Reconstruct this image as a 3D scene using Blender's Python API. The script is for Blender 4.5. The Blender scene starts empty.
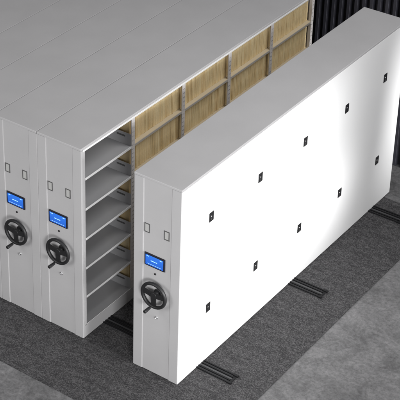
import bpy, bmesh, math, random
from mathutils import Vector, Matrix
random.seed(7)
S = bpy.context.scene
C = S.collection
H = 2.30; W = 0.5562; WD = 0.5481; L = 4.3685; GAP = 0.6349
XD = GAP

# ------------------------------------------------------------------ materials
def nt(name):
    m = bpy.data.materials.new(name); m.use_nodes = True
    n = m.node_tree; b = n.nodes['Principled BSDF']
    return m, n, b
def metal_paint(name, col, rough=0.45, var=0.03, bump=0.015, scale=260, spec=0.4):
    m, n, b = nt(name)
    tc = n.nodes.new('ShaderNodeTexCoord')
    no = n.nodes.new('ShaderNodeTexNoise'); no.inputs['Scale'].default_value = 2.2; no.inputs['Detail'].default_value = 6
    n.links.new(tc.outputs['Object'], no.inputs['Vector'])
    r = n.nodes.new('ShaderNodeValToRGB')
    a = [c*(1-var) for c in col]; z = [min(1, c*(1+var)) for c in col]
    r.color_ramp.elements[0].color = (*a, 1); r.color_ramp.elements[1].color = (*z, 1)
    r.color_ramp.elements[0].position = .3; r.color_ramp.elements[1].position = .7
    n.links.new(no.outputs['Fac'], r.inputs['Fac']); n.links.new(r.outputs['Color'], b.inputs['Base Color'])
    n2 = n.nodes.new('ShaderNodeTexNoise'); n2.inputs['Scale'].default_value = scale; n2.inputs['Detail'].default_value = 3
    n.links.new(tc.outputs['Object'], n2.inputs['Vector'])
    bp = n.nodes.new('ShaderNodeBump'); bp.inputs['Strength'].default_value = bump*10; bp.inputs['Distance'].default_value = .0006
    n.links.new(n2.outputs['Fac'], bp.inputs['Height']); n.links.new(bp.outputs['Normal'], b.inputs['Normal'])
    ro = n.nodes.new('ShaderNodeMapRange'); ro.inputs['To Min'].default_value = rough-.05; ro.inputs['To Max'].default_value = rough+.07
    n.links.new(no.outputs['Fac'], ro.inputs['Value']); n.links.new(ro.outputs['Result'], b.inputs['Roughness'])
    b.inputs['Specular IOR Level'].default_value = spec
    return m
M = {}
M['grey'] = metal_paint('grey_powder_coat', (.46, .455, .46), .42)
M['lip'] = metal_paint('edge_highlight_grey', (.76, .76, .76), .4)  # unit grey made paler: the edge highlight is put into the colour
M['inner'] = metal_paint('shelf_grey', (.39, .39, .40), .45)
M['edgewarm'] = metal_paint('shelf_edge_warm', (.43, .40, .36), .5)
M['shelfbounce'] = metal_paint('shelf_tan_bounce', (.62, .53, .38), .5)  # shelf grey tinted tan, light from the files painted in
M['white'] = metal_paint('white_door_paint', (.86, .86, .86), .35, .01, .008)
M['post'] = metal_paint('post_grey', (.60, .57, .555), .5)
M['track'] = metal_paint('track_black', (.006, .006, .007), .55, .2, spec=.25)
M['tracksteel'] = metal_paint('track_steel', (.05, .05, .053), .45, .2)
M['rubber'] = metal_paint('black_plastic', (.014, .014, .015), .42, .2, .03)
M['bezel'] = metal_paint('bezel_black', (.01, .01, .018), .3, .1)
M['hole'] = metal_paint('punched_slot', (.24, .23, .225), .6)
M['chrome'] = metal_paint('lock_steel', (.75, .75, .76), .22, .03)
M['chrome'].node_tree.nodes['Principled BSDF'].inputs['Metallic'].default_value = 1
M['holder'] = metal_paint('holder_dark', (.10, .10, .10), .45, .1)
M['card'] = metal_paint('card_grey', (.46, .46, .45), .7, .02)
M['slat'] = metal_paint('wall_slat', (.050, .050, .064), .5, .15)
M['slatback'] = metal_paint('wall_backing', (.006, .006, .009), .7, .15)

def screen_mat():
    m, n, b = nt('screen_blue')
    tc = n.nodes.new('ShaderNodeTexCoord'); g = n.nodes.new('ShaderNodeSeparateXYZ')
    n.links.new(tc.outputs['Generated'], g.inputs[0])
    r = n.nodes.new('ShaderNodeValToRGB')
    r.color_ramp.elements[0].color = (.012, .13, .72, 1); r.color_ramp.elements[1].color = (.03, .22, .95, 1)
    n.links.new(g.outputs['Z'], r.inputs['Fac'])
    b.inputs['Base Color'].default_value = (.01, .03, .1, 1)
    n.links.new(r.outputs['Color'], b.inputs['Emission Color']); b.inputs['Emission Strength'].default_value = .8
    b.inputs['Roughness'].default_value = .15
    return m
M['screen'] = screen_mat()
m, n, b = nt('screen_glyph'); b.inputs['Base Color'].default_value = (.3, .6, .9, 1)
b.inputs['Emission Color'].default_value = (.35, .65, 1, 1); b.inputs['Emission Strength'].default_value = .75
M['glyph'] = m

def mat_carpet():
    m, n, b = nt('carpet_charcoal')
    tc = n.nodes.new('ShaderNodeTexCoord')
    def noise(s, d, sc=None, rgh=.6):
        x = n.nodes.new('ShaderNodeTexNoise'); x.inputs['Scale'].default_value = s; x.inputs['Detail'].default_value = d
        x.inputs['Roughness'].default_value = rgh
        if sc:
            mp = n.nodes.new('ShaderNodeMapping'); mp.inputs['Scale'].default_value = sc
            n.links.new(tc.outputs['Object'], mp.inputs['Vector']); n.links.new(mp.outputs['Vector'], x.inputs['Vector'])
        else: n.links.new(tc.outputs['Object'], x.inputs['Vector'])
        return x
    f = noise(70, 5, (.8, 1.9, 1), .75); c = noise(6, 6, (.8, 2.6, 1), .7)
    ff = noise(190, 2)
    mx = n.nodes.new('ShaderNodeMath'); mx.operation = 'MULTIPLY_ADD'; mx.inputs[1].default_value = .25
    n.links.new(c.outputs['Fac'], mx.inputs[0]); n.links.new(f.outputs['Fac'], mx.inputs[2])
    m2 = n.nodes.new('ShaderNodeMath'); m2.operation = 'MULTIPLY_ADD'; m2.inputs[1].default_value = .45
    n.links.new(ff.outputs['Fac'], m2.inputs[0]); n.links.new(mx.outputs[0], m2.inputs[2])
    r = n.nodes.new('ShaderNodeValToRGB'); e = r.color_ramp.elements
    e[0].position = .64; e[0].color = (.010, .010, .011, 1); e[1].position = 1.0; e[1].color = (.145, .142, .145, 1)
    x = e.new(.84); x.color = (.048, .047, .049, 1)
    n.links.new(m2.outputs[0], r.inputs['Fac']); n.links.new(r.outputs['Color'], b.inputs['Base Color'])
    bp = n.nodes.new('ShaderNodeBump'); bp.inputs['Strength'].default_value = .6; bp.inputs['Distance'].default_value = .004
    n.links.new(m2.outputs[0], bp.inputs['Height']); n.links.new(bp.outputs['Normal'], b.inputs['Normal'])
    b.inputs['Roughness'].default_value = .95; b.inputs['Specular IOR Level'].default_value = .15
    return m
M['carpet'] = mat_carpet()
def mat_floor():
    m, n, b = nt('floor_concrete')
    tc = n.nodes.new('ShaderNodeTexCoord')
    d = n.nodes.new('ShaderNodeTexNoise'); d.inputs['Scale'].default_value = 1.3; d.inputs['Detail'].default_value = 4
    mp = n.nodes.new('ShaderNodeMapping'); mp.inputs['Rotation'].default_value = (0, 0, .6); mp.inputs['Scale'].default_value = (1, 1.3, 1)
    n.links.new(tc.outputs['Object'], mp.inputs['Vector']); n.links.new(mp.outputs['Vector'], d.inputs['Vector'])
    vm = n.nodes.new('ShaderNodeVectorMath'); vm.operation = 'MULTIPLY_ADD'; vm.inputs[1].default_value = (.9, .9, .9)
    n.links.new(d.outputs['Color'], vm.inputs[0]); n.links.new(mp.outputs['Vector'], vm.inputs[2])
    a = n.nodes.new('ShaderNodeTexNoise'); a.inputs['Scale'].default_value = 2.3; a.inputs['Detail'].default_value = 12; a.inputs['Roughness'].default_value = .74
    n.links.new(vm.outputs[0], a.inputs['Vector'])
    r = n.nodes.new('ShaderNodeValToRGB'); e = r.color_ramp.elements
    e[0].position = .34; e[0].color = (.088, .087, .089, 1); e[1].position = .68; e[1].color = (.205, .203, .206, 1)
    n.links.new(a.outputs['Fac'], r.inputs['Fac'])
    # pale hair veins
    v = n.nodes.new('ShaderNodeTexNoise'); v.inputs['Scale'].default_value = 1.1; v.inputs['Detail'].default_value = 5
    n.links.new(vm.outputs[0], v.inputs['Vector'])
    ab = n.nodes.new('ShaderNodeMath'); ab.operation = 'SUBTRACT'; ab.inputs[1].default_value = .5; n.links.new(v.outputs['Fac'], ab.inputs[0])
    a2 = n.nodes.new('ShaderNodeMath'); a2.operation = 'ABSOLUTE'; n.links.new(ab.outputs[0], a2.inputs[0])
    vr = n.nodes.new('ShaderNodeMapRange'); vr.inputs['From Max'].default_value = .006; vr.inputs['To Min'].default_value = .05; vr.inputs['To Max'].default_value = 0
    n.links.new(a2.outputs[0], vr.inputs['Value'])
    mx = n.nodes.new('ShaderNodeMix'); mx.data_type = 'RGBA'; mx.inputs['B'].default_value = (.36, .36, .36, 1)
    n.links.new(vr.outputs[0], mx.inputs['Factor']); n.links.new(r.outputs['Color'], mx.inputs['A'])
    gn = n.nodes.new('ShaderNodeTexNoise'); gn.inputs['Scale'].default_value = 26; gn.inputs['Detail'].default_value = 6; gn.inputs['Roughness'].default_value = .8
    n.links.new(tc.outputs['Object'], gn.inputs['Vector'])
    gr = n.nodes.new('ShaderNodeMapRange'); gr.inputs['From Min'].default_value = .3; gr.inputs['From Max'].default_value = .7; gr.inputs['To Min'].default_value = .6; gr.inputs['To Max'].default_value = 1.4
    n.links.new(gn.outputs['Fac'], gr.inputs['Value'])
    gs = n.nodes.new('ShaderNodeVectorMath'); gs.operation = 'SCALE'; n.links.new(mx.outputs['Result'], gs.inputs[0]); n.links.new(gr.outputs[0], gs.inputs['Scale'])
    n.links.new(gs.outputs[0], b.inputs['Base Color'])
    b.inputs['Roughness'].default_value = .55; b.inputs['Specular IOR Level'].default_value = .3
    bp = n.nodes.new('ShaderNodeBump'); bp.inputs['Strength'].default_value = .2; bp.inputs['Distance'].default_value = .003
    n.links.new(a.outputs['Fac'], bp.inputs['Height']); n.links.new(bp.outputs['Normal'], b.inputs['Normal'])
    return m
M['floor'] = mat_floor()
def mat_file():
    m, n, b = nt('kraft_board')
    oi = n.nodes.new('ShaderNodeObjectInfo')
    r = n.nodes.new('ShaderNodeValToRGB'); e = r.color_ramp.elements
    e[0].color = (.79, .61, .33, 1); e[1].color = (.85, .70, .42, 1)
    x = e.new(.5); x.color = (.82, .655, .375, 1)
    n.links.new(oi.outputs['Random'], r.inputs['Fac'])
    tc = n.nodes.new('ShaderNodeTexCoord'); no = n.nodes.new('ShaderNodeTexNoise'); no.inputs['Scale'].default_value = 30; no.inputs['Detail'].default_value = 5
    n.links.new(tc.outputs['Object'], no.inputs['Vector'])
    mr = n.nodes.new('ShaderNodeMapRange'); mr.inputs['To Min'].default_value = .9; mr.inputs['To Max'].default_value = 1.08
    n.links.new(no.outputs['Fac'], mr.inputs['Value'])
    mx = n.nodes.new('ShaderNodeVectorMath'); mx.operation = 'SCALE'
    n.links.new(r.outputs['Color'], mx.inputs[0]); n.links.new(mr.outputs[0], mx.inputs['Scale'])
    n.links.new(mx.outputs[0], b.inputs['Base Color']); b.inputs['Roughness'].default_value = .8
    return m
M['file'] = mat_file()

# ------------------------------------------------------------------ mesh helpers
class MB:
    def __init__(s): s.bm = bmesh.new(); s.mi = 0
    def _done(s, fs):
        for f in fs: f.material_index = s.mi
    def box(s, x0, x1, y0, y1, z0, z1, bev=0, seg=2):
        t = bmesh.new()
        bmesh.ops.create_cube(t, size=1)
        for v in t.verts: v.co = Vector((x0+(v.co.x+.5)*(x1-x0), y0+(v.co.y+.5)*(y1-y0), z0+(v.co.z+.5)*(z1-z0)))
        if bev: bmesh.ops.bevel(t, geom=list(t.edges), offset=bev, segments=seg, profile=.5, affect='EDGES')
        s.merge(t); return s
    def merge(s, t, mat=None):
        if mat is not None: bmesh.ops.transform(t, matrix=mat, verts=t.verts)
        bmesh.ops.recalc_face_normals(t, faces=t.faces)
        mp = [s.bm.verts.new(v.co) for v in t.verts]
        t.verts.index_update()
        for f in t.faces:
            g = s.bm.faces.new([mp[v.index] for v in f.verts]); g.material_index = s.mi; g.smooth = f.smooth
        t.free()
    def prism(s, prof, z0, z1, mat=None, bev=0):
        t = bmesh.new()
        lo = [t.verts.new((x, y, z0)) for x, y in prof]; hi = [t.verts.new((x, y, z1)) for x, y in prof]
        n = len(prof)
        t.faces.new(lo); t.faces.new(hi)
        for i in range(n): t.faces.new((lo[i], lo[(i+1) % n], hi[(i+1) % n], hi[i]))
        if bev: bmesh.ops.bevel(t, geom=list(t.edges), offset=bev, segments=2, profile=.5, affect='EDGES')
        s.merge(t, mat); return s
    def cyl(s, a, b, r0, r1=None, seg=20, bev=0):
        a = Vector(a); b = Vector(b); r1 = r0 if r1 is None else r1
        t = bmesh.new(); bmesh.ops.create_cone(t, cap_ends=True, segments=seg, radius1=r0, radius2=r1, depth=(b-a).length)
        if bev:
            es = [e for e in t.edges if any(len(f.verts) > 4 for f in e.link_faces)]
            bmesh.ops.bevel(t, geom=es, offset=bev, segments=3, profile=.5, affect='EDGES')
        for f in t.faces: f.smooth = len(f.verts) <= 4
        q = (b-a).to_track_quat('Z', 'Y').to_matrix().to_4x4()
        s.merge(t, Matrix.Translation((a+b)/2) @ q); return s
    def torus(s, c, R, r, seg=56, rs=12, arc=(0, 2*math.pi)):   # in the XZ plane
        t = bmesh.new(); rings = []
        for i in range(seg):
            a = arc[0]+(arc[1]-arc[0])*i/seg
            ring = []
            for j in range(rs):
                p = 2*math.pi*j/rs; rr = R+r*math.cos(p)
                ring.append(t.verts.new((c[0]+rr*math.cos(a), c[1]+r*1.1*math.sin(p), c[2]+rr*math.sin(a))))
            rings.append(ring)
        for i in range(seg):
            A = rings[i]; B = rings[(i+1) % seg]
            for j in range(rs):
                f = t.faces.new((A[j], A[(j+1) % rs], B[(j+1) % rs], B[j])); f.smooth = True
        s.merge(t); return s
    def build(s, name, mats, parent=None, loc=None):
        me = bpy.data.meshes.new(name); s.bm.to_mesh(me); s.bm.free()
        for m in (mats if isinstance(mats, (list, tuple)) else [mats]): me.materials.append(m)
        o = bpy.data.objects.new(name, me); C.objects.link(o)
        if loc: o.location = loc
        if parent: o.parent = parent
        return o
def empty(name, loc=(0, 0, 0)):
    o = bpy.data.objects.new(name, None); o.location = loc; o.empty_display_size = .2; C.objects.link(o); return o
def tag(o, label=None, cat=None, group=None, kind=None):
    if label: o['label'] = label
    if cat: o['category'] = cat
    if group: o['group'] = group
    if kind: o['kind'] = kind
    return o
def copy_tree(o, parent=None):
    c = o.copy(); C.objects.link(c)
    if parent: c.parent = parent
    for ch in [k for k in KIDS.get(o.name, [])]: copy_tree(ch, c)
    return c
KIDS = {}
def index_kids():
    KIDS.clear()
    for o in bpy.data.objects:
        if o.parent: KIDS.setdefault(o.parent.name, []).append(o)

# ------------------------------------------------------------------ setting
f = MB(); f.box(-40, 40, -40, 40, -.05, -.004); tag(f.build('floor', M['floor']), kind='structure')
f = MB(); f.box(-8, 1.92, -.78, 4.24, -.0035, .006, .002)
tag(f.build('carpet', M['carpet']), 'charcoal flecked carpet laid on the grey floor under the shelving units', 'carpet')
w = empty('slatted_wall', (0, 4.98, 0)); tag(w, 'near black wall of narrow vertical ribs standing behind the shelving', 'wall')
b_ = MB(); b_.box(-9, 9, .02, .12, 0, 5.0); b_.build('backing_board', M['slatback'], w)
s_ = MB()
k = -9.0
while k < 9:
    prof = [(k, .018), (k, -.012), (k+.012, -.03), (k+.048, -.03), (k+.06, -.012), (k+.06, .018)]
    s_.prism(prof, .0, 5.0); k += .1
s_.build('rib_cladding', M['slat'], w)

# floor tracks
def track(y):
    t = empty('floor_track', (0, y, .0065))
    a = MB(); a.box(-8, 1.575, -.074, .074, 0, .004); a.box(-8, 1.575, -.012, .012, .0042, .010, .002); a.build('base_strip', M['tracksteel'], t)
    for s in (-1, 1):
        r = MB(); r.box(-8, 1.56, s*.046-.026, s*.046-.011, .0042, .016, .0018); r.box(-8, 1.56, s*.046+.011, s*.046+.026, .0042, .016, .0018)
        r.build('rail', M['track'], t)
    e = MB(); e.box(1.545, 1.60, -.078, -.050, .0045, .020, .002); e.box(1.562, 1.59, -.049, .049, .0045, .011, .003); e.box(1.545, 1.60, .050, .078, .0045, .020, .002)
    e.build('end_stop', M['track'], t)
    return t
for y, l in ((.40, 'black steel floor track nearest the handwheels, ending short of the carpet edge'),
             (2.15, 'black steel floor track under the middle of the white doors, second from the handwheels'),
             (3.92, 'black steel floor track at the far end of the white doors, by the ribbed wall')):
    tag(track(y), l, 'floor track', 'floor tracks crossing under the shelving units')

# ------------------------------------------------------------------ front furniture, local x from the left edge of the panel, y = 0 front
def front(root, wd):
    a, d, e = .107, .006, .009
    prof = [(0, .03), (0, .006), (.002, .002), (.006, 0), (a, 0), (a+e, d), (wd-a-e, d), (wd-a, 0), (wd-.006, 0), (wd-.002, .002), (wd, .006), (wd, .03)]
    p = MB(); p.prism(prof, .012, H-.0255); fp = p.build('front_panel', M['grey'], root)
    fy = d
    for x in (.155, .382):
        h = MB(); z = 1.727
        x0, x1, z0, z1 = x-.031, x+.031, z-.051, z+.051
        for bx in ((x0, x0+.008, z0, z1), (x1-.008, x1, z0, z1), (x0+.008, x1-.008, z0, z0+.008), (x0+.008, x1-.008, z1-.008, z1)):
            h.box(bx[0], bx[1], fy-.006, fy+.001, bx[2], bx[3], .0015)
        ho = h.build('label_holder', M['holder'], root)
        cd = MB(); cd.box(x0+.0085, x1-.0085, fy-.0025, fy+.001, z0+.0085, z1-.0085, .0008); cd.build('card', M['card'], ho)
    s = MB(); x0, x1, z0, z1 = .136, .372, 1.304, 1.446
    s.box(x0, x1, fy-.016, fy+.001, z0, z1, .004)
    sf = s.build('display_frame', M['bezel'], root)
    g = MB(); g.box(x0+.014, x1-.014, fy-.0175, fy-.0155, z0+.014, z1-.014, .0005); sc = g.build('display_screen', M['screen'], sf)
    q = MB()
    for (u0, u1, v0, v1) in ((.30, .42, .48, .56), (.44, .56, .48, .56), (.58, .66, .48, .56), (.06, .20, .86, .92), (.80, .94, .86, .92), (.1, .9, .12, .15)):
        q.box(x0+.014+(x1-x0-.028)*u0, x0+.014+(x1-x0-.028)*u1, fy-.0182, fy-.0172, z0+.014+(z1-z0-.028)*v0, z0+.014+(z1-z0-.028)*v1)
    q.build('screen_marks', M['glyph'], sf)
    bt = MB(); bt.cyl((.256, fy+.001, 1.228), (.256, fy-.008, 1.228), .0105, seg=24, bev=.002); bt.build('button', M['rubber'], root)
    cx, cz, hy = .288, 1.026, -.060
    hub = MB(); hub.cyl((cx, fy+.001, cz), (cx, hy+.01, cz), .024, .02, 24); hub.cyl((cx, fy+.001, cz), (cx, fy-.010, cz), .042, .036, 28, .003)
    hb = hub.build('wheel_shaft', M['rubber'], root)
    wl = MB(); wl.torus((cx, hy, cz), .134, .0175)
    wl.cyl((cx, hy+.014, cz), (cx, hy-.012, cz), .040, .036, 28, .005)
    for ang in (172, 8, 270):
        a_ = math.radians(ang); t = bmesh.new()
        # tapered flat spoke
        pr = [(.02, -.030), (.08, -.023), (.128, -.032), (.128, .032), (.08, .023), (.02, .030)]
        lo = [t.verts.new((x, -.007, z)) for x, z in pr]; hi = [t.verts.new((x, .007, z)) for x, z in pr]
        t.faces.new(lo); t.faces.new(hi)
        for i in range(6): t.faces.new((lo[i], lo[(i+1) % 6], hi[(i+1) % 6], hi[i]))
        bmesh.ops.bevel(t, geom=list(t.edges), offset=.003, segments=2, profile=.5, affect='EDGES')
        wl.merge(t, Matrix.Translation((cx, hy, cz)) @ Matrix.Rotation(-a_, 4, 'Y'))
    wo = wl.build('handwheel', M['rubber'], root)
    ka = math.radians(262); kx, kz = cx+.133*math.cos(ka), cz+.133*math.sin(ka)
    kn = MB(); kn.cyl((kx, hy, kz), (kx, hy-.045, kz), .0075, seg=14); kn.cyl((kx, hy-.035, kz), (kx, hy-.125, kz), .015, .0185, 20, .006); kn.build('crank_handle', M['rubber'], wo)
    lk = MB(); lk.cyl((.278, fy+.001, .715), (.278, fy-.007, .715), .017, .015, 24, .002); lk.cyl((.278, fy-.007, .715), (.278, fy-.022, .715), .010, .009, 20, .002)
    lk.box(.270, .286, fy-.026, fy-.021, .713, .717, .001)
    lk.build('brake_lock', M['chrome'], root)
    return fp

def top(root, wd):
    t = MB(); t.box(0, wd-.006, -.001, L, H-.025, H, .004, 2); t.build('top_panel', M['grey'], root)

BAYS = [.02, .842, 1.722, 2.592, 3.447, 4.335]
SH = [1.94, 1.585, 1.23, .875, .52, .165]

# closed unit (sandwiched between its neighbours)
def closed_unit(x):
    root = empty('shelving_unit', (x, 0, 0)); top(root, W); front(root, W)
    for xa, nm in ((.0005, 'side_panel'), (W-.024, 'side_panel')):
        p = MB(); p.box(xa, xa+.016, .0305, L-.002, .03, H-.0255, .001); p.build(nm, M['grey'], root)
    p = MB(); p.box(.0175, W-.025, L-.02, L-.002, .03, H-.0255); p.build('end_panel', M['grey'], root)
    return root
GRP = 'grey mobile shelving units ranged side by side'
u0 = closed_unit(-2*W)
tag(u0, 'grey closed shelving unit pressed against the left side of the one with open shelves', 'shelving unit', GRP)
index_kids()
labs = ['grey closed shelving unit third from the open gap, its front cut off at left',
        'grey closed shelving unit fourth from the open gap, only its top in view',
        'grey closed shelving unit fifth from the open gap, second strip from upper left corner',
        'grey closed shelving unit farthest from the open gap, at the upper left corner']
for i, lab in enumerate(labs):
    c = copy_tree(u0); c.location.x = -(3+i)*W; c['label'] = lab

# open unit
uo = empty('shelving_unit', (-W, 0, 0))
tag(uo, 'grey shelving unit with open right side, bare shelves in front and beige files behind', 'shelving unit', GRP)
top(uo, W+.003); front(uo, W)
p = MB(); p.box(.0005, .012, .0305, L-.002, .03, H-.0255, .001); p.build('back_panel', M['inner'], uo)
p = MB(); p.box(.013, W-.003, .0305, .034, .03, H-.0255); p.build('end_panel', M['inner'], uo)
p = MB(); p.box(.013, W-.003, L-.018, L-.002, .03, H-.0255); p.build('end_panel', M['post'], uo)
p = MB(); p.box(.0125, W-.004, .0345, L-.02, .012, .13); p.box(W-.0035, W, .0305, L-.002, .012, .158, .001); p.build('plinth', M['grey'], uo)
lp = MB(); lp.box(W-.014, W+.0015, .03, L-.002, H-.047, H-.0255, .003); lp.build('top_rail', M['lip'], uo)
def post(yc, hw, xa, xb, root, mat):
    q = MB(); q.box(xa, xb, yc-hw, yc+hw, .16, H-.0475 if xb > .3 else H-.026, .003)
    q.mi = 1; z = .24
    while z < H-.1 and xb > .3:
        for s in (-.35, .35): q.box(xb-.001, xb+.0006, yc+s*hw-.0035, yc+s*hw+.0035, z, z+.014)
        z += .05
    q.build('post', [mat, M['hole']], root)
for i, yb in enumerate(BAYS):
    if i == 0:
        q = MB(); q.box(W-.040, W-.0005, .0345, .062, .16, H-.0475, .004); q.build('post', M['grey'], uo)
    elif i == 5:
        post(yb, .020, W-.040, W, uo, M['post'])
    else:
        post(yb, .027, W-.013, W, uo, M['post'])
    if 0 < i < 5: post(yb, .022, .0125, .045, uo, M['post'])
for b in range(5):
    ya = BAYS[b]+(.030 if b else .044); yb = BAYS[b+1]-.030 if b < 4 else BAYS[b+1]-.022
    da = BAYS[b]+.0005 if b else .0345; db = BAYS[b+1]-.0005
    for z in SH:
        q = MB()
        q.box(.047, W-.0415, da, db, z-.006, z)                    # deck
        q.box(W-.0413, W-.0135, da, db, z-.006, z); q.box(W-.0134, W-.006, ya, yb, z-.006, z)
        q.mi = 2
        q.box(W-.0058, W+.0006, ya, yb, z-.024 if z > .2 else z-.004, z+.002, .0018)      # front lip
        q.mi = 0
        q.box(.0465, .0505, ya, yb, z+.0002, z+.012)
        if b == 0:
            # upstand at the far end with its slot
            q.box(.06, W-.0025, yb-.004, yb-.0005, z+.0002, z+.140, .001)
            q.mi = 1
            q.box(W-.185, W-.078, yb-.0047, yb-.0037, z+.088, z+.108)
        q.build('shelf', [M['inner'] if b == 0 else M['shelfbounce'], M['holder'], M['lip'] if b == 0 else M['edgewarm']], uo)

# ------------------------------------------------------------------ unit with white doors
ud = empty('shelving_unit', (XD, 0, 0))
tag(ud, 'shelving unit standing apart on the right with white doors along its side', 'shelving unit', GRP)
t = MB(); t.box(0, WD-.001, -.001, L, H-.025, H, .004, 2); t.build('top_panel', M['grey'], ud)
front(ud, WD-.002)
p = MB(); p.box(.0005, .016, .0305, L-.002, .03, H-.0255, .001); p.build('side_panel', M['grey'], ud)
p = MB(); p.box(.0165, WD-.025, L-.02, L-.002, .03, H-.0255); p.build('end_panel', M['grey'], ud)
p = MB(); p.box(.0165, WD-.04, .05, L-.025, .012, .08); p.build('plinth', M['track'], ud)
p = MB(); p.box(WD-.022, WD, .0005, L, .014, H-.0257, .0015); dr = p.build('side_door', M['white'], ud)
dr['label'] = 'glossy white doors along the side'
for zc in (1.748, .665):
    for yc in (.503, 1.372, 2.236, 3.095, 3.948):
        k = MB()
        k.box(WD-.001, WD+.005, yc-.037, yc+.037, zc-.052, zc+.052, .003)
        ko = k.build('door_lock', M['rubber'], ud)
        k = MB(); k.cyl((WD+.0045, yc-.004, zc+.006), (WD+.009, yc-.004, zc+.006), .010, .009, 20, .0015)
        k.box(WD+.0045, WD+.007, yc-.007, yc-.001, zc-.035, zc-.010, .001)
        k.build('keyhole', M['chrome'], ko)

# ------------------------------------------------------------------ files
fb = MB(); T = .0355
fb.box(-.15, .1500, -T/2+.0018, -.0018, .0005, .30, .005); fb.box(-.1493, .1493, .0018, T/2-.0018, .0005, .299, .005); fb.box(-.142, .142, -.004, .004, .001, .29)

proto = fb.build('file_folder', M['file'])
bayn = ['second', 'third', 'fourth', 'last']; rown = ['top', 'second', 'third', 'fourth', 'fifth', 'bottom']
first = True
for b in range(1, 5):
    y0 = BAYS[b]+.004; y1 = BAYS[b+1]-.004 if b < 4 else BAYS[b+1]-.02; n = 24; pitch = (y1-y0)/n
    for r_, z in enumerate(SH):
        if r_ >= 2 and b > 1: continue
        for k in range(n):
            o = proto if first else proto.copy()
            if not first: C.objects.link(o)
            first = False
            o.location = (-.052-.15+random.uniform(-.004, .003), y0+pitch*(k+.5)+random.uniform(-.0006, .0006), z)
            o.rotation_euler = (0, 0, math.pi+random.uniform(-.004, .004))
            o.scale = (1, 1, random.choice((.98, 1, 1, .99)))
            tag(o, 'beige upright file packed in the %s shelf row, %s bay from the handwheels' % (rown[r_], bayn[b-1]) if b < 4 else
                'beige upright file packed in the %s shelf row, bay nearest the ribbed wall' % rown[r_],
                'file', 'beige files on the %s shelf of the %s bay' % (rown[r_], bayn[b-1]))

# ------------------------------------------------------------------ light
wd_ = bpy.data.worlds.new('World'); S.world = wd_; wd_.use_nodes = True
bg = wd_.node_tree.nodes['Background']; bg.inputs[0].default_value = (1, .985, .99, 1); bg.inputs[1].default_value = .26
def area(name, loc, to, size, power, col=(1, 1, 1), sy=None, spread=180):
    l = bpy.data.lights.new(name, 'AREA'); l.energy = power; l.size = size; l.color = col; l.spread = math.radians(spread)
    if sy: l.shape = 'RECTANGLE'; l.size_y = sy
    o = bpy.data.objects.new(name, l); o.location = loc
    o.rotation_euler = (Vector(to)-Vector(loc)).to_track_quat('-Z', 'Y').to_euler(); C.objects.link(o); return o
def spot(name, loc, to, power, ang, blend, rad=.3):
    l = bpy.data.lights.new(name, 'SPOT'); l.energy = power; l.spot_size = math.radians(ang); l.spot_blend = blend; l.shadow_soft_size = rad
    o = bpy.data.objects.new(name, l); o.location = loc
    o.rotation_euler = (Vector(to)-Vector(loc)).to_track_quat('-Z', 'Y').to_euler(); C.objects.link(o); return o
area('front_softbox', (-3.0, -8.6, 5.6), (-.3, 0, 1.0), 4, 340)
area('overhead_fill', (5.2, 2.8, 9.6), (.0, 2.4, 2), 6, 460)  # added fill from above for the unit tops and files
area('key_softbox', (7, -6, 3.2), (.7, 0, 1.2), 2.0, 560)
area('door_fill', (5.4, .95, 2.2), (1.18, .95, 1.15), 3.8, 42, sy=2.2, spread=28)  # added light that whitens the nearer doors, not a fixture of the place
area('rear_door_fill', (4.4, 4.75, 1.9), (1.18, 4.85, 1.2), .2, 11, sy=1.6, spread=34)  # added light to whiten the rear end of the doors, no real fitting
spot('low_door_fill', (6.6, 2.7, 1.6), (1.18, 2.9, .72), 560, 13, 1, .3)  # added spot brightening a low patch of the doors, no such source there

# ------------------------------------------------------------------ camera
P = [7.598589396326103, -9.43594663574089, 9.773342307633614, 2.243522685460957, -0.5133806353100413, -0.01072520626928114, 1485.7705084535153, 87.00002470632093, 91.16854064739417]
ya, pi_, ro = P[3:6]
fw = Vector((math.cos(pi_)*math.cos(ya), math.cos(pi_)*math.sin(ya), math.sin(pi_)))
r = Vector((math.sin(ya), -math.cos(ya), 0)); u = r.cross(fw)
r2 = r*math.cos(ro)+u*math.sin(ro); u2 = -r*math.sin(ro)+u*math.cos(ro)
cam = bpy.data.cameras.new('camera'); co = bpy.data.objects.new('camera', cam); C.objects.link(co)
mt = Matrix((r2, u2, -fw)).transposed().to_4x4(); mt.translation = Vector(P[:3]); co.matrix_world = mt
cam.sensor_width = 36; cam.lens = P[6]/400*36; cam.shift_x = (200-P[7])/400; cam.shift_y = (P[8]-200)/400
cam.clip_start = .1; cam.clip_end = 200
S.camera = co
S.view_settings.view_transform = 'Standard'; S.view_settings.look = 'None'; S.view_settings.exposure = 0; S.view_settings.gamma = 1
